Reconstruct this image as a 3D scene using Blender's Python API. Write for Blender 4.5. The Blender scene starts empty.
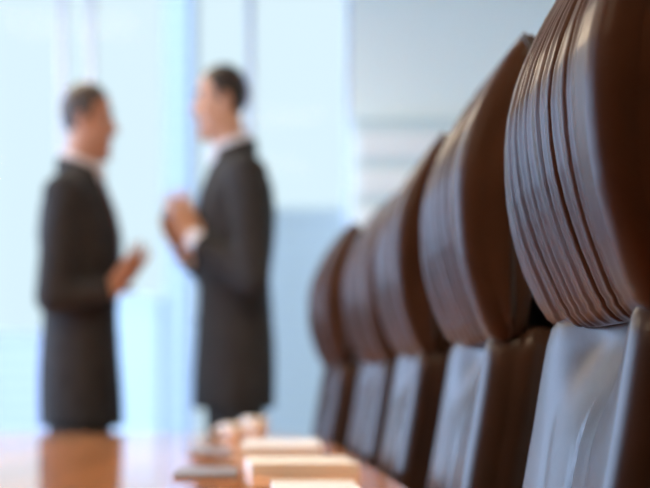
import bpy, bmesh, math, random
from mathutils import Vector, Matrix, noise

random.seed(4)
S = bpy.context.scene
COL = S.collection
PI = math.pi

# ------------------------------------------------------------------ helpers
def link(o, parent=None):
    COL.objects.link(o)
    if parent is not None:
        o.parent = parent
    return o

def tag(o, label=None, cat=None, group=None, kind=None):
    if label: o['label'] = label
    if cat: o['category'] = cat
    if group: o['group'] = group
    if kind: o['kind'] = kind
    return o

def empty(name, loc, rz=0.0):
    o = bpy.data.objects.new(name, None)
    o.location = loc
    o.rotation_euler = (0, 0, rz)
    o.empty_display_size = .1
    return link(o)

def obj_bm(name, bm, mats, parent=None, smooth=True):
    me = bpy.data.meshes.new(name)
    bmesh.ops.recalc_face_normals(bm, faces=bm.faces)
    bm.to_mesh(me); bm.free()
    if smooth:
        for p in me.polygons: p.use_smooth = True
    if not isinstance(mats, (list, tuple)): mats = [mats]
    for m in mats: me.materials.append(m)
    return link(bpy.data.objects.new(name, me), parent)

def box(bm, x0, x1, y0, y1, z0, z1, mi=0, bev=0.0):
    vs = [bm.verts.new((x, y, z)) for x in (x0, x1) for y in (y0, y1) for z in (z0, z1)]
    idx = [(0,1,3,2),(4,6,7,5),(0,4,5,1),(2,3,7,6),(0,2,6,4),(1,5,7,3)]
    fs = [bm.faces.new([vs[i] for i in f]) for f in idx]
    for f in fs: f.material_index = mi
    if bev:
        es = list({e for f in fs for e in f.edges})
        r = bmesh.ops.bevel(bm, geom=es, offset=bev, segments=3, profile=.5, affect='EDGES')
        for f in r['faces']: f.material_index = mi

def loft(bm, loops, cap=True, closed=True, mi=0):
    rows = [[bm.verts.new(p) for p in lp] for lp in loops]
    n = len(rows[0])
    for a, b in zip(rows[:-1], rows[1:]):
        for i in range(n if closed else n-1):
            j = (i+1) % n
            bm.faces.new((a[i], a[j], b[j], b[i])).material_index = mi
    if cap and closed:
        bm.faces.new(list(reversed(rows[0]))).material_index = mi
        bm.faces.new(rows[-1]).material_index = mi
    return rows

def tube(bm, pts, r, seg=10, mi=0, cap=True):
    pts = [Vector(p) for p in pts]
    rs = r if isinstance(r, (list, tuple)) else [r]*len(pts)
    loops = []
    ref = None
    for i, p in enumerate(pts):
        t = (pts[min(i+1, len(pts)-1)] - pts[max(i-1, 0)]).normalized()
        if ref is None:
            ref = t.orthogonal().normalized()
        ref = (ref - t*ref.dot(t)).normalized()
        b = t.cross(ref)
        loops.append([p + (ref*math.cos(2*PI*k/seg) + b*math.sin(2*PI*k/seg))*rs[i] for k in range(seg)])
    loft(bm, loops, cap=cap, mi=mi)

def ellipsoid(bm, c, r, rot=None, seg=20, mi=0):
    m = Matrix.Translation(Vector(c))
    if rot is not None: m = m @ rot.to_4x4()
    m = m @ Matrix.Diagonal((r[0], r[1], r[2], 1))
    ret = bmesh.ops.create_uvsphere(bm, u_segments=seg, v_segments=max(8, seg//2+2), radius=1, matrix=m)
    for v in ret['verts']:
        for f in v.link_faces: f.material_index = mi

def capsule(bm, a, b, ra, rb, seg=14):
    a, b = Vector(a), Vector(b)
    t = (b-a).normalized()
    pts, rs = [], []
    for k in range(1, 5):
        q = k/5*PI/2
        pts.append(a - t*ra*math.cos(q)); rs.append(ra*math.sin(q))
    pts.append(a); rs.append(ra); pts.append(b); rs.append(rb)
    for k in range(4, 0, -1):
        q = k/5*PI/2
        pts.append(b + t*rb*math.cos(q)); rs.append(rb*math.sin(q))
    tube(bm, pts, rs, seg=seg)

def lathe(bm, prof, c=(0, 0, 0), seg=24, mi=0):
    loops = [[(c[0]+r*math.cos(2*PI*k/seg), c[1]+r*math.sin(2*PI*k/seg), c[2]+z) for k in range(seg)] for r, z in prof]
    loft(bm, loops, mi=mi)

def interp(tab, x):
    if x <= tab[0][0]: return tab[0][1:]
    for p, q in zip(tab[:-1], tab[1:]):
        if x <= q[0]:
            t = (x-p[0])/(q[0]-p[0])
            return tuple(a+(b-a)*t for a, b in zip(p[1:], q[1:]))
    return tab[-1][1:]

def remeshed(name, bm, voxel, mats, parent=None, smooth_it=3):
    """union of overlapping closed shapes -> one continuous skin"""
    me = bpy.data.meshes.new(name)
    bmesh.ops.recalc_face_normals(bm, faces=bm.faces)
    bm.to_mesh(me); bm.free()
    tmp = bpy.data.objects.new(name, me)
    COL.objects.link(tmp)
    md = tmp.modifiers.new('remesh', 'REMESH'); md.mode = 'VOXEL'; md.voxel_size = voxel
    sm = tmp.modifiers.new('smooth', 'SMOOTH'); sm.iterations = smooth_it; sm.factor = .5
    dg = bpy.context.evaluated_depsgraph_get(); dg.update()
    ev = tmp.evaluated_get(dg)
    new = bpy.data.meshes.new_from_object(ev, depsgraph=dg)
    bpy.data.objects.remove(tmp); bpy.data.meshes.remove(me)
    new.name = name
    new.materials.clear()
    if not isinstance(mats, (list, tuple)): mats = [mats]
    for m in mats: new.materials.append(m)
    for p in new.polygons: p.use_smooth = True
    return link(bpy.data.objects.new(name, new), parent)

# ------------------------------------------------------------------ materials
def mat(name, base=(.8,.8,.8), rough=.5, spec=.5, metal=0.0, coat=0.0, bump=None, var=None, trans=None):
    m = bpy.data.materials.new(name); m.use_nodes = True
    nt = m.node_tree; bs = nt.nodes['Principled BSDF']
    bs.inputs['Base Color'].default_value = (*base, 1)
    bs.inputs['Roughness'].default_value = rough
    bs.inputs['Specular IOR Level'].default_value = spec
    bs.inputs['Metallic'].default_value = metal
    bs.inputs['Coat Weight'].default_value = coat
    bs.inputs['Coat Roughness'].default_value = .06
    tc = nt.nodes.new('ShaderNodeTexCoord')
    if var:
        scale, amount = var[0], var[1]
        mp = nt.nodes.new('ShaderNodeMapping')
        mp.inputs['Scale'].default_value = scale if isinstance(scale, tuple) else (scale,)*3
        nt.links.new(tc.outputs['Object'], mp.inputs[0])
        nz = nt.nodes.new('ShaderNodeTexNoise'); nz.inputs['Scale'].default_value = 1; nz.inputs['Detail'].default_value = 5
        nt.links.new(mp.outputs[0], nz.inputs[0])
        cr = nt.nodes.new('ShaderNodeValToRGB')
        cr.color_ramp.elements[0].position = .3; cr.color_ramp.elements[1].position = .7
        cr.color_ramp.elements[0].color = (*[c*(1-amount) for c in base], 1)
        cr.color_ramp.elements[1].color = (*[min(1, c*(1+amount)) for c in base], 1)
        nt.links.new(nz.outputs[0], cr.inputs[0])
        nt.links.new(cr.outputs[0], bs.inputs['Base Color'])
    if bump:
        n2 = nt.nodes.new('ShaderNodeTexNoise'); n2.inputs['Scale'].default_value = bump[0]; n2.inputs['Detail'].default_value = 3
        nt.links.new(tc.outputs['Object'], n2.inputs[0])
        bp = nt.nodes.new('ShaderNodeBump'); bp.inputs['Strength'].default_value = bump[1]; bp.inputs['Distance'].default_value = bump[2]
        nt.links.new(n2.outputs[0], bp.inputs['Height'])
        nt.links.new(bp.outputs[0], bs.inputs['Normal'])
    return m

def emit(name, col, s):
    m = bpy.data.materials.new(name); m.use_nodes = True
    nt = m.node_tree; nt.nodes.clear()
    e = nt.nodes.new('ShaderNodeEmission'); o = nt.nodes.new('ShaderNodeOutputMaterial')
    e.inputs[0].default_value = (*col, 1); e.inputs[1].default_value = s
    nt.links.new(e.outputs[0], o.inputs[0])
    return m

def glass_mat():
    m = bpy.data.materials.new('window_glass'); m.use_nodes = True
    nt = m.node_tree; nt.nodes.clear()
    t = nt.nodes.new('ShaderNodeBsdfTransparent'); g = nt.nodes.new('ShaderNodeBsdfGlossy')
    t.inputs[0].default_value = (.98, .992, .995, 1); g.inputs['Roughness'].default_value = .02
    lw = nt.nodes.new('ShaderNodeFresnel'); lw.inputs[0].default_value = 1.08
    mx = nt.nodes.new('ShaderNodeMixShader'); o = nt.nodes.new('ShaderNodeOutputMaterial')
    nt.links.new(lw.outputs[0], mx.inputs[0]); nt.links.new(t.outputs[0], mx.inputs[1]); nt.links.new(g.outputs[0], mx.inputs[2])
    nt.links.new(mx.outputs[0], o.inputs[0])
    return m

M = {}
M['leather'] = mat('brown_leather', (.056, .026, .015), .30, .06, bump=(420, .12, .0012), var=(9, .25))
M['leather_back'] = mat('smooth_brown_leather', (.046, .023, .015), .31, .18, bump=(420, .12, .0012), var=(9, .25))
M['leather_dark'] = mat('piping_leather', (.018, .010, .007), .4, .5)
M['shell'] = mat('back_shell_leather', (.028, .016, .010), .42, .5, bump=(420, .1, .001))
M['metal'] = mat('brushed_steel', (.55, .55, .57), .28, .5, 1.0)
M['plastic'] = mat('black_plastic', (.02, .02, .02), .45)
M['table'] = mat('polished_table_wood', (.70, .29, .115), .09, .5, var=((14, 1.2, 14), .28))
M['table_leg'] = mat('table_pedestal_wood', (.22, .09, .04), .3, .5, var=((3, 3, 30), .25))
M['pad'] = mat('folder_card', (.30, .30, .34), .35, .5)
M['paper'] = mat('white_paper', (.85, .86, .88), .6)
M['cream'] = mat('cream_card', (.88, .85, .79), .6)
M['china'] = mat('cream_china', (.88, .83, .74), .18, .5)
M['coffee'] = mat('coffee', (.05, .02, .01), .1)
M['wall'] = mat('white_wall_paint', (.89, .98, .96), .6, bump=(60, .05, .002))
M['lacquer'] = mat('white_lacquer', (.93, .97, .96), .5)
M['channel'] = mat('pale_green_channel', (.76, .87, .86), .5)  # opaque greenish tone, a little darker than the lacquer fronts
M['ceil'] = mat('ceiling_paint', (.86, .74, .56), .8, bump=(80, .05, .002))
M['floor'] = mat('carpet', (.22, .19, .17), .95, .1, bump=(300, .4, .004), var=(40, .2))
M['panel'] = mat('dark_wood_panelling', (.10, .048, .025), .4, .4, var=((1.5, 1.5, 14), .4))
M['alu'] = mat('window_frame_aluminium', (.48, .56, .72), .4, .5, .0)
M['suit1'] = mat('charcoal_suit_cloth', (.034, .031, .030), .85, .2, bump=(600, .25, .001), var=(30, .2))
M['suit2'] = mat('dark_grey_suit_cloth', (.036, .033, .031), .85, .2, bump=(600, .25, .001), var=(30, .2))
M['shirt1'] = mat('pinkish_white_shirt', (.66, .56, .54), .7)
M['shirt2'] = mat('white_shirt', (.74, .74, .78), .7)
M['tie1'] = mat('maroon_silk_tie', (.12, .02, .025), .45)
M['tie2'] = mat('dark_silk_tie', (.03, .03, .05), .45)
M['skin1'] = mat('skin_ruddy', (.50, .24, .145), .5, .4, var=(25, .08))
M['skin2'] = mat('skin_fair', (.60, .33, .21), .5, .4, var=(25, .08))
M['lip'] = mat('lips', (.40, .15, .11), .45)
M['hair1'] = mat('greying_brown_hair', (.075, .055, .043), .6, .4, bump=(150, .6, .004), var=((60, 60, 12), .35))
M['hair2'] = mat('dark_brown_hair', (.030, .020, .015), .5, .4, bump=(150, .6, .004), var=((60, 60, 12), .3))
M['eye'] = mat('eye_white', (.8, .78, .75), .2)
M['iris'] = mat('iris_brown', (.05, .025, .012), .2)
M['shoe'] = mat('black_shoe_leather', (.015, .013, .012), .25, .5)
M['glass'] = glass_mat()
M['light'] = emit('added_light_diffuser', (1.0, .80, .56), 20.0)
M['trim'] = mat('added_light_trim', (.7, .7, .7), .4)
M['ground'] = mat('city_ground', (.10, .105, .11), .9, .05)

# ------------------------------------------------------------------ room
XL, XR, Y0, Y1, ZC = -3.6, 2.6, -3.4, 6.0, 2.52
XW = .43                                   # where the back window ends and the white wall starts

def structure(name, fill, m, smooth=False, parent=None):
    bm = bmesh.new(); fill(bm)
    o = obj_bm(name, bm, m, parent, smooth)
    if parent is None: o['kind'] = 'structure'
    return o

structure('floor', lambda b: box(b, XL-.1, XR+.1, Y0-.1, Y1+.1, -.1, 0), M['floor'])
structure('ceiling', lambda b: box(b, XL-.1, XR+.1, Y0-.1, Y1+.1, ZC, ZC+.12), M['ceil'])
structure('wall_back', lambda b: box(b, XW, XR, Y1, Y1+.12, 0, ZC), M['wall'])
structure('wall_right', lambda b: box(b, XR, XR+.12, Y0, Y1+.12, 0, ZC), M['wall'])
structure('wall_front', lambda b: box(b, XL, XR, Y0-.12, Y0, 0, ZC), M['panel'])
structure('baseboard_back', lambda b: box(b, XW, XR, Y1-.015, Y1, 0, .1, bev=.004), M['lacquer'])
structure('baseboard_right', lambda b: box(b, XR-.015, XR, Y0, Y1-.015, 0, .1, bev=.004), M['lacquer'])

win_n = 0
def window(axis, a0, a1, plane, fw=.022):
    """one floor-to-ceiling bay between a0 and a1; axis 'x' = back wall, 'y' = left wall"""
    global win_n
    win_n += 1
    def put(b, u0, u1, w0, w1, z0, z1, bev=.003):
        if axis == 'x': box(b, u0, u1, plane+w0, plane+w1, z0, z1, bev=bev)
        else: box(b, plane-w1, plane-w0, u0, u1, z0, z1, bev=bev)
    def frame(b):
        h = fw/2
        put(b, a0, a0+h, 0, .06, 0, ZC); put(b, a1-h, a1, 0, .06, 0, ZC)
        put(b, a0+h, a1-h, 0, .06, 0, .06); put(b, a0+h, a1-h, 0, .06, ZC-.06, ZC)
    w = structure('window_%d' % win_n, frame, M['alu'])
    g = structure('pane', lambda b: put(b, a0+fw/2, a1-fw/2, .026, .032, .06, ZC-.06, 0), M['glass'], parent=w)
    return w

edges = [XW, .040, -.586, -.700, -1.40, -2.13, -2.86, XL]
for q, p in zip(edges[:-1], edges[1:]):
    window('x', p, q, Y1, .030)
YW = 2.5                                   # the left windows start here, panelling before
structure('wall_left', lambda b: box(b, XL-.12, XL, Y0, YW, 0, ZC), M['panel'])
ly = [YW + (Y1-YW)*i/3 for i in range(4)]
for p, q in zip(ly[:-1], ly[1:]):
    window('y', p, q, XL, .05)

# added ceiling lights, out of view: warm fill for faces, table and chair tops
def added_ceiling_light(x, y, label):
    t = empty('added_ceiling_light', (x, y, ZC))
    tag(t, label, 'ceiling light', 'added square warm ceiling lights')
    b = bmesh.new()
    for a in (-1, 1):
        box(b, a*.31-.02, a*.31+.02, -.33, .33, -.03, 0, bev=.003)
        box(b, -.29, .29, a*.31-.02, a*.31+.02, -.03, 0, bev=.003)
    obj_bm('frame', b, M['trim'], t, False)
    b = bmesh.new(); box(b, -.29, .29, -.29, .29, -.02, -.002)
    obj_bm('diffuser', b, M['light'], t, False)
rows = ['over the table near the chairs', 'over the far end of the table', 'nearest the back wall']
for j, (y, xs) in enumerate(((.9, (-2.0, .2)), (2.9, (-2.0, .2)), (5.2, (-2.2, -.75)))):
    for i, x in enumerate(xs):
        added_ceiling_light(x, y, 'added square warm ceiling light %s, %s side' % (rows[j], ('window', 'white wall')[i]))

# pale wall unit with horizontal channels, against the white back wall
def wall_unit():
    t = empty('wall_unit', (1.45, Y1-.005, 0))
    tag(t, 'low pale white wall unit with horizontal bands against the back wall', 'wall unit')
    x0, x1, d = -1.017, 1.05, .06
    top = 1.905
    b = bmesh.new()
    box(b, x0, x1, -d+.02, 0, 0, top, bev=.003)
    obj_bm('carcass', b, M['channel'], t, False)
    z = .06
    hs = []
    zz = top - .045
    while zz > .2:
        hs.append((zz-.097, zz)); zz -= .097+.046
    for z0, z1 in hs:
        b = bmesh.new(); box(b, x0+.022, x1-.01, -d-.002, -d+.02, z0, z1, bev=.004)
        obj_bm('front_panel', b, M['lacquer'], t, False)
    b = bmesh.new(); box(b, x0-.005, x1+.005, -d, 0, top, top+.012, bev=.003)
    obj_bm('top', b, M['channel'], t, False)
wall_unit()

# ------------------------------------------------------------------ table
TZ, TX, TY = .74, .217, 4.45
CZ = .865
t = empty('conference_table', (-.55, 1.6, 0))
tag(t, 'long polished brown wooden conference table with glossy reflective top', 'table')
def edge_x(y):
    return TX - .105*max(0, (y-3.45)/(TY-3.45))**1.8 if y > 3.45 else TX
yy_ = [-1.5, 0, 1.5, 2.5] + [3.45+(TY-.03-3.45)*k/10 for k in range(11)]
right = [(edge_x(y), y) for y in yy_] + [(edge_x(TY)-.012, TY-.008), (edge_x(TY)-.035, TY)]
mid = (TX-1.30)/2
outline = right + [(2*mid-x, y) for x, y in reversed(right)]
b = bmesh.new()
loft(b, [[(mid+(x-mid)*(1-i/.75)+.55, y-1.6-(i if y > 0 else -i), z) for x, y in outline]
         for i, z in ((.006, TZ-.04), (.0015, TZ-.037), (0, TZ-.03), (0, TZ-.008), (.0015, TZ-.003), (.006, TZ))])
obj_bm('tabletop', b, M['table'], t, False)
b = bmesh.new(); box(b, -.50, .45, -2.7, 2.45, TZ-.10, TZ-.04)
obj_bm('apron', b, M['table_leg'], t, False)
for y in (-2.2, 0, 2.2):
    b = bmesh.new(); box(b, -.30, .10, y-.10, y+.10, .04, TZ-.10, bev=.01); box(b, -.40, .16, y-.16, y+.16, 0, .04, bev=.01)
    obj_bm('pedestal', b, M['table_leg'], t, False)

def notepad(y0, y1, x0, x1, th, cover, lab_note, rz=0):
    n = empty('notepad', ((x0+x1)/2, (y0+y1)/2, TZ), rz)
    tag(n, lab_note, 'notepad', 'notepads along the table')
    w, h = (x1-x0)/2, (y1-y0)/2
    b = bmesh.new(); box(b, -w, w, -h, h, .0015, th-.0015, bev=.0008)
    obj_bm('pages', b, cover, n, False)
    b = bmesh.new(); box(b, -w-.001, w+.001, -h-.001, h+.001, 0, .0015)
    obj_bm('backing_board', b, M['cream'], n, False)
    b = bmesh.new(); box(b, -w-.0008, w+.0008, h-.022, h+.001, th-.0015, th, bev=.0004)
    obj_bm('binding', b, M['cream'], n, False)
def folder(y0, y1, x0, x1, lab):
    n = empty('folder', ((x0+x1)/2, (y0+y1)/2, TZ))
    tag(n, lab, 'folder', 'grey folders on the table')
    w, h = (x1-x0)/2, (y1-y0)/2
    b = bmesh.new(); box(b, -w, w, -h, h, 0, .0012); box(b, -w, w, -h, h, .0040, .0052); box(b, -w, -w+.002, -h, h, .0012, .0040)
    obj_bm('cover', b, M['pad'], n, False)
    b = bmesh.new(); box(b, -w+.004, w-.004, -h+.004, h-.004, .0013, .0039)
    obj_bm('sheets', b, M['paper'], n, False)

notepad(1.44, 1.80, .036, .132, .020, M['paper'], 'white notepad nearest the camera, cut by the bottom edge')
notepad(2.25, 2.46, .012, .172, .019, M['cream'], 'cream notepad in front of the middle chair', .04)
notepad(2.84, 3.22, .004, .158, .022, M['paper'], 'thick white notepad farthest along, just before the cream cups', -.03)
folder(2.17, 2.40, -.095, -.004, 'grey folder beside the cream notepad')
folder(2.92, 3.24, -.100, -.016, 'grey folder beside the thick white notepad near the cups')

def cup(x, y, r, h, label):
    c = empty('coffee_cup', (x, y, TZ))
    tag(c, label, 'cup', 'cream cups at the far end of the table')
    b = bmesh.new()
    lathe(b, [(r*.55, 0), (r*.62, .003), (r*.80, h*.3), (r*.95, h*.7), (r, h), (r-.004, h), (r*.93-.004, h*.7), (r*.78-.004, h*.3), (r*.5, .008)])
    obj_bm('body', b, M['china'], c)
    b = bmesh.new(); lathe(b, [(r*.93-.004, h*.80), (r*.93-.004, h*.82)])
    obj_bm('coffee', b, M['coffee'], c)
    b = bmesh.new()
    tube(b, [(-r*.86 - .022*math.sin(q), 0, h*.5 + h*.28*math.cos(q)) for q in [PI*k/10 for k in range(11)]], .004, 8)
    obj_bm('handle', b, M['china'], c)
cup(-.014, 3.80, .034, .042, 'cream coffee cup at table end, left of the pair below the right man')
cup(.042, 3.98, .036, .054, 'taller cream coffee cup at table end, right of the pair')

# ------------------------------------------------------------------ chairs
def smooth01(a, b, x):
    t = max(0, min(1, (x-a)/(b-a))); return t*t*(3-2*t)

CX = .10            # local x origin of a chair
# z relative to the camera height, front x, back x
HR = [(.040,.312,.330),(.044,.300,.338),(.052,.287,.345),(.064,.279,.350),(.080,.272,.353),(.100,.2645,.356),(.120,.2590,.358),
      (.140,.2552,.360),(.165,.2525,.361),(.190,.252,.362),(.220,.253,.362),(.250,.2555,.362),(.280,.260,.361),(.305,.266,.361),(.330,.274,.360),
      (.350,.282,.359),(.370,.2915,.357),(.385,.300,.355),(.397,.309,.352),(.405,.318,.348),(.410,.330,.340)]
HR = [(z+.017-.004*(z-.04)/.37, a-.006+.011*smooth01(.22, .44, z), b_-.011+.016*smooth01(.25, .44, z)) for z, a, b_ in HR]
HW = [(.057,.178),(.075,.192),(.11,.202),(.16,.205),(.24,.205),(.31,.204),(.36,.202),(.40,.198),(.424,.188)]

PLEATS = [(-.128,.0015,.005),(-.108,.0072,.0022),(-.080,.0016,.007),(-.062,.0085,.0024),(-.034,.0018,.008),(-.012,.0034,.0026),
          (.020,.0016,.007),(.046,.0038,.0026),(.074,.0018,.006),(.098,.0036,.0026),(.122,.002,.005),(.140,.003,.004)]

def pleat(y, z):
    env = smooth01(.395, .30, z)*.75 + .25*smooth01(.41, .39, z)
    d = 0
    for i, (yi, dep, w) in enumerate(PLEATS):
        yy = yi*(1 - .10*smooth01(.2, .05, z)) + .0050*math.sin(z*12+i*1.9) + .0010*math.sin(z*29+i*3.1)
        k = dep*(.8+.2*math.sin(z*9+i*2.3))
        u = (y-yy)/w
        d += k*math.exp(-u*u) if u > 0 else k*math.exp(-u*u/5.0)      # steep on one side: lapped fold
        d -= .0016*math.exp(-((y-yy-.010)/.008)**2)
    return d*env*smooth01(.19, .14, abs(y))

def superloop(xf, xb, w, rc=.032, crown=.006, n_front=230, n_back=44, bulge=.006):
    """closed plan outline: crowned front (low x) with rounded corners from y=-w to +w, then sides and back"""
    dpt = xb-xf
    rc = min(rc, .55*dpt); crown = min(crown, .15*dpt); rb = min(.022, .3*dpt)
    pts = []
    for k in range(n_front):
        q = -PI/2 + PI*k/(n_front-1)
        sn = math.sin(q)
        y = w*math.copysign(min(1, abs(sn))**.92, sn)
        x = xf + crown*(y/w)**2
        t = (abs(y)-(w-rc))/rc
        if t > 0: x += rc*(1-math.sqrt(max(0, 1-t*t)))
        pts.append((x, y))
    x0 = xf+crown+rc; x1 = xb-rb
    half = []
    for k in range(1, 8):
        t = k/8; half.append((x0+(x1-x0)*t, w+bulge*math.sin(PI*t)))
    for k in range(0, 7):
        a = PI/2*k/6; half.append((x1+rb*math.sin(a), w-rb+rb*math.cos(a)))
    for k in range(1, 9):
        half.append((xb, (w-rb)*(1-k/8)))
    back = half + [(x, -y) for x, y in reversed(half[:-1])]
    return pts + back

def headrest_bm():
    bm = bmesh.new()
    zs = [r[0] for r in HR]
    fine = []
    for a, c in zip(zs[:-1], zs[1:]):
        n = max(1, int((c-a)/.0045))
        fine += [a+(c-a)*k/n for k in range(n)]
    fine.append(zs[-1])
    loops = []
    for z in fine:
        xf, xb = interp(HR, z); (w,) = interp(HW, z)
        lp = superloop(xf, xb, w)
        out = []
        for i, (x, y) in enumerate(lp):
            if i < 230: x += pleat(y, z) + min(1, max(0, (1-(y/w)**4)))*(.017*smooth01(.27, .09, z) + .012*smooth01(.24, .42, z))*min(1, (xb-xf)/.06)
            out.append((x-CX, y, z+CZ))
        loops.append(out)
    loft(bm, loops)
    return bm

BF = [(-.45,.205,.285),(-.40,.212,.30),(-.30,.232,.322),(-.20,.254,.345),(-.125,.270,.360),(-.05,.284,.374),(0,.292,.383),(.025,.296,.387),(.040,.300,.388),(.050,.307,.386),(.056,.318,.380),(.058,.332,.370)]
BF = [(z+.018*smooth01(-.3, .02, z), a-.011, b_-.008) for z, a, b_ in BF]
BW = [(-.45,.18),(-.38,.188),(-.2,.190),(0,.188),(.055,.184),(.076,.168)]
def backrest_bm():
    bm = bmesh.new()
    zs = [r[0] for r in BF]; fine = []
    for a, c in zip(zs[:-1], zs[1:]):
        n = max(1, int((c-a)/.010))
        fine += [a+(c-a)*k/n for k in range(n)]
    fine.append(zs[-1])
    loops = []
    for z in fine:
        xf, xb = interp(BF, z); (w,) = interp(BW, z)
        out = []
        for i, (x, y) in enumerate(superloop(xf, xb, w, rc=.034, crown=.004, n_front=150)):
            if i < 150:
                x += .013*math.exp(-(y/.11)**2)*smooth01(.070, .05, z) + .030*smooth01(-.05, .07, z)*math.exp(-((y+.012)/.105)**4)   # dished centre, tucked under the headrest
                for yi, dep, wd, ztop in ((-.012,.0042,.0042,.000),(.012,.0022,.009,-.03),(-.075,.0012,.012,.02),(.095,.0012,.012,.02)):
                    yy = yi + .10*max(-.2, min(.06, z))*(1 if yi > 0 else -1) + .003*math.sin(z*30+yi*90)
                    x += dep*math.exp(-((y-yy)/wd)**2)*smooth01(ztop, ztop-.06, z)
            out.append((x-CX, y, z+CZ))
        loops.append(out)
    loft(bm, loops)
    return bm

def rrect(hx, hy, r, n=6):
    pts = []
    for cx, cy, a0 in ((hx-r, hy-r, 0), (-hx+r, hy-r, PI/2), (-hx+r, -hy+r, PI), (hx-r, -hy+r, 3*PI/2)):
        for k in range(n+1):
            a = a0 + PI/2*k/n
            pts.append((cx+r*math.cos(a), cy+r*math.sin(a)))
    return pts

def make_chair(label):
    root = empty('executive_chair', (0, 0, 0))
    tag(root, label, 'chair', 'high-backed brown leather chairs along the table')
    h = obj_bm('headrest', headrest_bm(), M['leather'], root)
    # piping around the side and top seam
    b = bmesh.new()
    zz = [.085+.01*k for k in range(33)]
    side = []
    for z in zz:
        xf, xb = interp(HR, z); (w,) = interp(HW, z)
        side.append((xf+.66*(xb-xf)-CX, w+.0045, z+CZ))
    path = [(x, -y, z) for x, y, z in side] + [((.334-CX), .188*math.sin(q), CZ+.4235) for q in [-PI/2*.9+PI*.9*k/10 for k in range(11)]] + list(reversed(side))
    tube(b, path, .0032, 8)
    obj_bm('piping', b, M['leather_dark'], h)
    obj_bm('backrest', backrest_bm(), M['leather_back'], root)
    # shell behind
    b = bmesh.new(); loops = []
    for z, x, w in ((-.42,.295,.12),(-.3,.325,.17),(-.125,.362,.19),(.03,.386,.19),(.06,.384,.185),(.12,.366,.18),(.25,.362,.17),(.31,.361,.15),(.335,.361,.11)):
        loops.append([(x+px-CX+.004, py, z+CZ) for px, py in rrect(.012, w, .010, 4)])
    loft(b, loops)
    obj_bm('back_shell', b, M['shell'], root)
    # seat
    b = bmesh.new(); loops = []
    for z, ins in ((.385,.03),(.392,.012),(.41,.003),(.44,0),(.465,.004),(.480,.018),(.486,.045)):
        loops.append([(px-.03, py, z) for px, py in rrect(.235-ins, .25-ins, .08-ins*.4, 6)])
    loft(b, loops); obj_bm('seat', b, M['leather'], root)
    b = bmesh.new(); box(b, -.12, .12, -.10, .10, .34, .388, bev=.012)
    box(b, .09, .235, -.045, .045, .352, .380, bev=.006); box(b, .205, .240, -.045, .045, .352, .50, bev=.006)
    obj_bm('tilt_mechanism', b, M['plastic'], root, False)
    b = bmesh.new(); lathe(b, [(.028, .11), (.028, .22), (.020, .22), (.020, .345)])
    obj_bm('column', b, M['metal'], root)
    for k in range(5):
        a = 2*PI*k/5 + .3
        ca, sa = math.cos(a), math.sin(a)
        b = bmesh.new()
        tube(b, [(ca*r, sa*r, z) for r, z in ((.0, .105), (.05, .11), (.16, .095), (.27, .078), (.285, .074))], [.03, .028, .022, .017, .012], 10)
        l = obj_bm('base_leg', b, M['metal'], root)
        b = bmesh.new()
        for s in (-1, 1):
            c = Vector((ca*.27 - sa*.014*s, sa*.27 + ca*.014*s, .026)); ax = Vector((-sa, ca, 0))
            tube(b, [c-ax*.008, c-ax*.006, c+ax*.006, c+ax*.008], [.021, .026, .026, .021], 16)
        tube(b, [(ca*.27, sa*.27, .03), (ca*.27, sa*.27, .078)], .006, 8)
        obj_bm('caster', b, M['plastic'], l)
    return root

def copy_tree(o, parent=None):
    c = o.copy(); COL.objects.link(c)
    if parent is not None: c.parent = parent
    for ch in list(o.children): copy_tree(ch, c)
    return c

chair_spots = [
    (.007, 1.33, 0, .010, 'sharply focused brown leather chair nearest the camera at right'),
    (.005, 2.015, 0, .018, 'second brown leather chair from the camera, behind the focused nearest one'),
    (.001, 2.72, 0, -.012, 'third brown leather chair from the camera, middle of the row'),
    (-.002, 3.40, .06, -.008, 'fourth brown leather chair from the camera, beside the thick white notepad'),
    (-.056, 4.06, .05, .010, 'farthest brown leather chair at the end of the row, against the window'),
]
first = make_chair(chair_spots[0][4])
for i, (dx, y, rz, dz, lab) in enumerate(chair_spots):
    c = first if i == 0 else copy_tree(first)
    c.location = (CX+dx, y, 0); c.rotation_euler = (0, 0, rz)
    c['label'] = lab

# ------------------------------------------------------------------ people
def finger_chain(bm, base, d, curl_axis, lens, bends, r0):
    p = Vector(base); v = Vector(d).normalized(); r = r0
    for L, a in zip(lens, bends):
        v = Matrix.Rotation(a, 3, curl_axis) @ v
        q = p + v*L
        capsule(bm, p, q, r, r*.88, 8)
        p = q; r *= .88

def hand(bm, wrist, d, palm_n, thumb_side, curl=.25, size=1.0, spread=.10):
    """palm towards palm_n; thumb_side: +1/-1 along d x palm_n"""
    w = Vector(wrist); d = Vector(d).normalized(); n = Vector(palm_n); n = (n - d*n.dot(d)).normalized()
    s = d.cross(n).normalized()*thumb_side            # towards the thumb
    k = size
    for a in (-1.0, -.35, .35, 1.0):                  # palm: four metacarpals fused
        capsule(bm, w + s*a*.016*k, w + d*.092*k + s*a*.029*k, .0155*k, .0135*k, 10)
    ellipsoid(bm, w, (.027*k, .027*k, .027*k))
    ax = d.cross(n)                                   # bends fingers towards the palm
    lens = {1.0: (.040,.025,.020), .35: (.045,.028,.021), -.35: (.042,.026,.020), -1.0: (.032,.020,.017)}
    for i, (a, L) in enumerate(lens.items()):
        dd = d + s*a*spread
        c = curl*(1+.25*i)
        finger_chain(bm, w + d*.092*k + s*a*.029*k, dd, ax, [l*k for l in L], [c*.6, c, c*.8], .0092*k)
    finger_chain(bm, w + d*.022*k + s*.028*k, d*.55 + s*.85 + n*.25, ax, [.040*k, .030*k, .024*k], [.05, .25, .2], .0115*k)
    capsule(bm, w + d*.012*k + s*.014*k, w + d*.05*k + s*.036*k + n*.004, .016*k, .013*k, 10)

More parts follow.
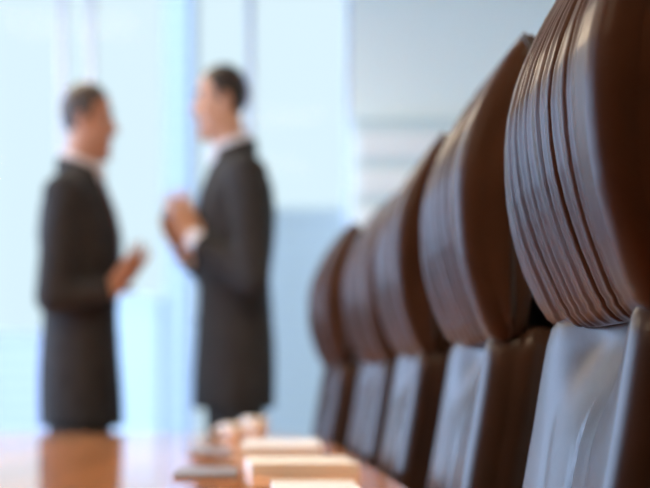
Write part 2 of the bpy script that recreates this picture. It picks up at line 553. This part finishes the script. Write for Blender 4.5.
TORSO = [  # z (for a 1.80 m man), half depth, half width, centre x
    (.69,.127,.184,.006),(.80,.127,.187,.003),(.90,.122,.182,0),(1.00,.115,.172,0),(1.10,.110,.172,.002),(1.20,.120,.184,.000),
    (1.30,.122,.196,-.004),(1.38,.108,.200,-.008),(1.43,.088,.185,-.010),(1.465,.072,.138,-.006),(1.49,.062,.096,.004),(1.51,.055,.070,.012)]

def torso_loops(zs, k, dz, n=40):
    out = []
    for z in zs:
        a, b_, c = interp(TORSO, z)
        lp = []
        for i in range(n):
            q = 2*PI*i/n
            cs, sn = math.cos(q), math.sin(q)
            lp.append((c + a*k*math.copysign(abs(cs)**.85, cs), b_*k*math.copysign(abs(sn)**.85, sn), z+dz))
        out.append(lp)
    return out

def front_x(y, z, k=1.0):
    a, b_, c = interp(TORSO, z)
    return c + a*k*max(.02, (1-min(1, abs(y)/(b_*k))**2))**.5

def person(label, loc, rz, top, chin, suit, shirt, tie, skin, hair, arms, hands, head_dx=0.0, sleeve=.030):
    """arms: list of (shoulder, elbow, wrist); hands: matching (dir, palm normal, thumb side, curl)"""
    root = empty('person', loc, rz)
    tag(root, label, 'person')
    dz = top - 1.765
    neck_z = 1.50 + dz
    ht = top; H = top - chin
    hx = head_dx
    # --- body: one continuous skin
    bm = bmesh.new()
    f = H/.242
    ellipsoid(bm, (hx-.006, 0, ht-.086*f), (.073, .066, .086*f))
    ellipsoid(bm, (hx+.002, 0, ht-.075*f), (.069, .063, .074*f))
    ellipsoid(bm, (hx+.018, 0, ht-.150*f), (.053, .056, .086*f))
    ellipsoid(bm, (hx+.030, 0, ht-.205*f), (.036, .040, .030*f))
    ellipsoid(bm, (hx+.053, 0, ht-.222*f), (.018, .020, .019))
    for s in (-1, 1):
        capsule(bm, (hx+.060, .008*s, ht-.092*f), (hx+.050, .046*s, ht-.094*f), .012, .011, 10)   # brow
        ellipsoid(bm, (hx+.040, .032*s, ht-.142*f), (.026, .024, .026))                          # cheek
        ellipsoid(bm, (hx-.010, .061*s, ht-.126*f), (.0145, .0085, .027), Matrix.Rotation(-.2, 3, 'Y'))  # ear
        ellipsoid(bm, (hx+.002, .030*s, ht-.178*f), (.046, .026, .036), Matrix.Rotation(.35, 3, 'Y'))   # side of the jaw
        ellipsoid(bm, (hx+.076, .010*s, ht-.152*f), (.010, .008, .008))                          # nostril
    capsule(bm, (hx+.066, 0, ht-.100*f), (hx+.082, 0, ht-.146*f), .0095, .0125, 10)              # nose
    capsule(bm, (hx+.064, -.016, ht-.180*f), (hx+.064, .016, ht-.180*f), .0095, .0095, 10)       # lips
    capsule(bm, (hx+.062, -.014, ht-.192*f), (hx+.062, .014, ht-.192*f), .0095, .0095, 10)
    capsule(bm, (-.004, 0, neck_z-.06), (hx-.008, 0, ht-.165*f), .056, .054, 16)
    loft(bm, torso_loops([.90,1.0,1.1,1.2,1.3,1.38,1.43,1.465,1.49], .82, dz))
    for (sh, el, wr), (hd, pn, ts, cu) in zip(arms, hands):
        capsule(bm, sh, el, .045, .036); capsule(bm, el, wr, .036, .026)
        hand(bm, wr, hd, pn, ts, cu)
    for s in (-1, 1):
        capsule(bm, (0, .085*s, .90+dz), (.005, .095*s, .50+dz*.5), .075, .048)
        capsule(bm, (.005, .095*s, .50+dz*.5), (-.02, .10*s, .085), .048, .036)
        capsule(bm, (-.03, .10*s, .055), (.11, .115*s, .045), .034, .030)
    body = remeshed('body', bm, .0046, [skin, M['lip']], root, 5)
    for p in body.data.polygons:
        c = p.center
        if c.x > hx+.058 and abs(c.y) < .021 and ht-.199*f < c.z < ht-.174*f: p.material_index = 1
    # eyes
    for s in (-1, 1):
        b = bmesh.new()
        ellipsoid(b, (hx+.0555, .029*s, ht-.114*f), (.0088, .0095, .0058), seg=16)
        e = obj_bm('eye', b, [M['eye'], M['iris']], root)
        for p in e.data.polygons:
            if abs(p.center.y - .029*s) < .0070 and p.center.x > hx+.0565: p.material_index = 1
    # hair: a cap over skull, sides and nape
    b = bmesh.new()
    ellipsoid(b, (hx-.008, 0, ht-.083*f), (.0795, .0715, .0895*f), seg=150)
    kill = []
    for fa in b.faces:
        c = fa.calc_center_median(); x = c.x-hx; z = (ht-c.z)/f
        lim = interp([(-.12,.172),(-.06,.168),(-.035,.150),(-.028,.095),(-.002,.095),(.003,.118),(.018,.112),(.026,.072),(.050,.052),(.065,.040),(.09,.038)], x)[0]
        lim += .002*math.sin(c.y*230)+.0015*math.sin(c.x*310)
        if z > lim: kill.append(fa)
    bmesh.ops.delete(b, geom=kill, context='FACES')
    for v in b.verts:
        v.co += (v.co-Vector((hx, 0, ht-.09))).normalized()*(.003*noise.noise(v.co*45)+.001*math.sin(v.co.x*260+v.co.y*120))
    ho = obj_bm('hair', b, hair, root)
    so = ho.modifiers.new('thickness', 'SOLIDIFY'); so.thickness = .011; so.offset = -1
    for s in (-1, 1):
        b = bmesh.new()
        tube(b, [(hx+.073, .012*s, ht-.090*f), (hx+.071, .028*s, ht-.086*f), (hx+.059, .047*s, ht-.092*f)], [.003, .0042, .002], 8)
        obj_bm('eyebrow', b, hair, root)
    # --- shirt
    b = bmesh.new()
    loft(b, torso_loops([.98,1.1,1.2,1.3,1.38,1.43,1.465,1.485], .935, dz))
    sh_o = remeshed('shirt', b, .008, shirt, root, 2)
    b = bmesh.new()
    loops = []
    for r, z, dx in ((.064,-.016,0), (.066,.008,.002), (.063,.034,.004), (.060,.034,.004), (.060,-.016,0)):
        loops.append([(-.002+hx*.35+dx+r*1.05*math.cos(q), r*math.sin(q), neck_z+z-.028*math.cos(q)) for q in [2*PI*k/36 for k in range(36)]])
    loft(b, loops+[loops[0]], cap=False)
    obj_bm('collar', b, shirt, sh_o)
    for sh, el, wr in arms:
        d = (Vector(wr)-Vector(el)).normalized(); w = Vector(wr)
        b = bmesh.new(); e_ = .004 if sleeve > .02 else -.012; tube(b, [w-d*.06, w-d*.03, w+d*e_, w+d*e_, w-d*.03], [.038, .037, .037, .034, .033], 24)
        obj_bm('cuff', b, shirt, sh_o)
    # --- tie
    b = bmesh.new()
    zs = [1.485, 1.465, 1.44, 1.38, 1.30, 1.20, 1.10]
    ws = [.016, .018, .013, .020, .026, .032, .036]
    loft(b, [[(front_x(0, z, .945)+o+.002, y, z+dz) for o, y in ((.012, -w*.5), (.013, w*.5), (.006, w), (0, w*.4), (0, -w*.4), (.006, -w))] for z, w in zip(zs, ws)])
    obj_bm('tie', b, tie, root)
    # --- jacket
    bm = bmesh.new()
    loft(bm, torso_loops([.70,.76,.82,.90,1.0,1.1,1.2,1.3,1.38,1.43,1.465,1.49,1.50], 1.0, dz))
    for sh, el, wr in arms:
        sh, el, wr = Vector(sh), Vector(el), Vector(wr); d = (wr-el).normalized()
        ellipsoid(bm, sh-Vector((0, 0, .005)), (.068, .058, .060))
        capsule(bm, sh, el, .060, .054, 18); capsule(bm, el, wr-d*.055, .054, .043, 18)
        tube(bm, [wr-d*.06, wr-d*sleeve], [.044, .043], 18)
    jk = remeshed('jacket', bm, .008, suit, root, 9)
    b = bmesh.new(); b.from_mesh(jk.data)
    def vw(z):                                          # half width of the V opening
        return max(0, (z-dz-1.12)/(1.50-1.12))*.070
    kill = [fa for fa in b.faces if (lambda c: c.x > .0 and c.z-dz > 1.12 and abs(c.y) < vw(c.z))(fa.calc_center_median())]
    bmesh.ops.delete(b, geom=kill, context='FACES')
    b.to_mesh(jk.data); b.free()
    b = bmesh.new(); loops = []                          # collar of the jacket round the back of the neck
    for q in [PI*.27+PI*1.46*k/28 for k in range(29)]:
        c, s_ = math.cos(q), math.sin(q)
        loops.append([(-.004+hx*.3+rr*1.08*c, rr*1.05*s_, neck_z+z-.026*c) for rr, z in ((.0675,.014),(.0715,.0),(.0750,-.034),(.066,-.038),(.062,-.012),(.064,.012))])
    loft(b, loops)
    obj_bm('collar', b, suit, jk)
    for s in (-1, 1):                                    # lapels
        b = bmesh.new(); rows = []
        N = 22
        for k in range(N+1):
            z = 1.105 + (1.497-1.105)*k/N
            y0 = max(.004, vw(z+dz)-.006)
            wd = .012 + .052*math.sin(min(1, k/N*1.25)*PI/2) - (.035 if k > N*.86 else (.016 if k == int(N*.82) else 0))
            row = []
            for j, oo in ((0, .004), (.5, .011), (1, .006), (1, .001), (0, -.004)):
                y = y0 + wd*j
                row.append((front_x(y, z)+oo, y*s, z+dz))
            rows.append(row)
        loft(b, rows)
        obj_bm('lapel', b, suit, jk)
    for k in range(2):
        b = bmesh.new(); z = 1.085-.11*k; lathe(b, [(.001, 0), (.009, .001), (.009, .004), (.004, .005)], seg=16)
        bmesh.ops.rotate(b, verts=b.verts, cent=(0, 0, 0), matrix=Matrix.Rotation(PI/2, 3, 'Y'))
        bmesh.ops.translate(b, verts=b.verts, vec=(front_x(.0, z)+.0, .012, z+dz))
        obj_bm('button', b, M['plastic'], jk)
    # --- trousers
    bm = bmesh.new()
    loft(bm, torso_loops([.80,.86,.92,1.0,1.03], .93, dz))
    for s in (-1, 1):
        capsule(bm, (0, .085*s, .84+dz), (.008, .095*s, .48), .092, .074, 18)
        capsule(bm, (.008, .095*s, .48), (-.015, .10*s, .13), .074, .064, 18)
        tube(bm, [(-.015, .10*s, .15), (-.012, .10*s, .075)], [.064, .064], 18)
    remeshed('trousers', bm, .009, suit, root, 3)
    for s in (-1, 1):
        bm = bmesh.new()
        ellipsoid(bm, (-.03, .10*s, .05), (.055, .042, .05)); ellipsoid(bm, (.06, .11*s, .035), (.10, .045, .035)); ellipsoid(bm, (.10, .115*s, .03), (.075, .046, .028))
        box(bm, -.08, .165, .10*s-.036, .10*s+.042, 0, .014, bev=.005)
        remeshed('shoe', bm, .006, M['shoe'], root, 2)
    return root

D = 4.77
def wx(px): return (px-240)*D/1534.7
def wz(py): return CZ + (390-py)*D/1534.7

# left man, facing +X; the camera sees his right side (local -y)
r1 = wx(80)
L = lambda px, y, py: (wx(px)-r1, y, wz(py))
person('man at left in charcoal suit facing right, greying hair, hand held out palm up', (r1, D, 0), -.06,
       wz(84), wz(163), M['suit1'], M['shirt1'], M['tie1'], M['skin1'], M['hair1'],
       arms=[((-.015, -.195, wz(200)), (-.045, -.225, wz(302)), L(119, -.175, 294)),
             ((-.015, .195, wz(200)), (-.035, .235, wz(302)), (.03, .225, wz(376)))],
       hands=[(Vector((.62, .22, .75)), Vector((-.55, .55, .45)), -1, .16), (Vector((.12, -.05, -1)), Vector((0, -1, 0)), 1, .35)],
       head_dx=.026, sleeve=.004)
# right man, facing -X; the camera sees his left side (local +y)
r2 = wx(235)
Lr = lambda px, y, py: (r2-wx(px), y, wz(py))
person('taller man at right in dark suit facing left, hands raised in front of chest', (r2, D, 0), PI+.08,
       wz(66), wz(143), M['suit2'], M['shirt2'], M['tie2'], M['skin2'], M['hair2'],
       arms=[((-.02, .195, wz(182)), (-.035, .235, wz(284)), Lr(190, .13, 244)),
             ((-.02, -.195, wz(182)), (.0, -.235, wz(284)), Lr(186, -.07, 252))],
       hands=[(Vector((.30, -.20, .92)), Vector((.35, -.9, 0)), -1, .22), (Vector((.42, .10, .90)), Vector((-.3, .9, .3)), 1, .30)],
       head_dx=.044)

# ------------------------------------------------------------------ city outside
def tower(x0, x1, y0, y1, ztop, wallc, glassc, floor_h, label, name='office_tower', fins=0):
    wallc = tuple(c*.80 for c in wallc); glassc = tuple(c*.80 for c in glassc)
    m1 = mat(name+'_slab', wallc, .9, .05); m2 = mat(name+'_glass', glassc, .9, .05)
    b = bmesh.new(); w, d = (x1-x0)/2, (y1-y0)/2
    box(b, -w+.4, w-.4, -d+.4, d-.4, -60, ztop-1, 1)
    z = -58
    while z < ztop-1.3-floor_h*.5:
        box(b, -w, w, -d, d, z, z+floor_h*.45, 0); z += floor_h
    for k in range(fins):
        x = -w + 2*w*k/(fins-1)
        box(b, x-.15, x+.15, -d-.2, -d+.5, -60, ztop-1.25, 0)
    box(b, -w-.3, w+.3, -d-.3, d+.3, ztop-1.2, ztop, 0)
    o = obj_bm(name, b, [m1, m2], None, False); o.location = ((x0+x1)/2, (y0+y1)/2, 0)
    tag(o, label, 'building', 'towers outside the window')
P = lambda px, y: (px-240)*y/1534.7
H = lambda py, y: CZ + (390-py)*y/1534.7
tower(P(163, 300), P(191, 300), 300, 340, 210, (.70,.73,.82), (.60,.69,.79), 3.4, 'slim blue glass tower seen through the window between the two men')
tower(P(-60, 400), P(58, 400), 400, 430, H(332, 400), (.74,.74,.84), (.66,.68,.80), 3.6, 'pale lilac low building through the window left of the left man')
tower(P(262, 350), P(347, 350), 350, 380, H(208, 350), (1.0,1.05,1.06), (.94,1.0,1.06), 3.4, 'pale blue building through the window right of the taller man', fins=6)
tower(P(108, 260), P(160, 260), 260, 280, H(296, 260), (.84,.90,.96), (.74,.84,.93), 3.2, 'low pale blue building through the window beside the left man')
b = bmesh.new(); box(b, -900, 900, 40, 1600, -61, -60)
g = obj_bm('ground', b, M['ground'], None, False); g['kind'] = 'structure'

# ------------------------------------------------------------------ sky
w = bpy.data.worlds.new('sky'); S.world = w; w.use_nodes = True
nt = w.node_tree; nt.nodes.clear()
tc = nt.nodes.new('ShaderNodeTexCoord'); sx = nt.nodes.new('ShaderNodeSeparateXYZ')
nt.links.new(tc.outputs['Generated'], sx.inputs[0])
cr = nt.nodes.new('ShaderNodeValToRGB')
mr = nt.nodes.new('ShaderNodeMapRange')
mr.inputs['From Min'].default_value = -1; mr.inputs['From Max'].default_value = 1
nt.links.new(sx.outputs['Z'], mr.inputs['Value']); nt.links.new(mr.outputs[0], cr.inputs[0])
e = cr.color_ramp.elements
e[0].position = .40; e[0].color = (.60, .76, .92, 1)
e[1].position = .52; e[1].color = (.73, .91, 1.0, 1)
n = e.new(.68); n.color = (.76, .92, 1.0, 1)
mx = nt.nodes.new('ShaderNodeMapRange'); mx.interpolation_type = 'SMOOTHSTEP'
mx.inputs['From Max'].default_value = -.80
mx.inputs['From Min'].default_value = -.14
mx.inputs['To Min'].default_value = 1.02; mx.inputs['To Max'].default_value = 11.5  # added boost: unseen left sky strengthened to light back wall and chairs
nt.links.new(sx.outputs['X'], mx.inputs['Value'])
bg = nt.nodes.new('ShaderNodeBackground'); out = nt.nodes.new('ShaderNodeOutputWorld')
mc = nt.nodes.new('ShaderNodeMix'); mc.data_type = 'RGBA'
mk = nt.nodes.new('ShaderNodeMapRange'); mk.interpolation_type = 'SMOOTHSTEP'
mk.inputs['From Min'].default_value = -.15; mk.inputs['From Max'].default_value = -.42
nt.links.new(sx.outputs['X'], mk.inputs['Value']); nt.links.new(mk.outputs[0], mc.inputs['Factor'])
nt.links.new(cr.outputs[0], mc.inputs['A']); mc.inputs['B'].default_value = (.50, .70, 1.05, 1)  # unseen left sky turned bluer to tint the leather reflections
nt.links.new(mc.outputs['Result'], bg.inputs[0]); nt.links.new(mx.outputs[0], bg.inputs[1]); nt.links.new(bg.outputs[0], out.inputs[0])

# ------------------------------------------------------------------ camera
cam = bpy.data.cameras.new('camera'); co = bpy.data.objects.new('camera', cam); link(co)
co.location = (0, 0, CZ); co.rotation_euler = (PI/2, 0, 0)
cam.sensor_width = 36; cam.lens = 85
cam.shift_x = 85/650; cam.shift_y = 146/650
cam.clip_start = .02; cam.clip_end = 2000
cam.dof.use_dof = True; cam.dof.focus_distance = 1.33; cam.dof.aperture_fstop = 4.2
S.camera = co
S.view_settings.view_transform = 'Standard'; S.view_settings.look = 'None'
S.view_settings.gamma = 1; S.view_settings.use_curve_mapping = False
S.view_settings.exposure = 0
S.cycles.use_denoising = True
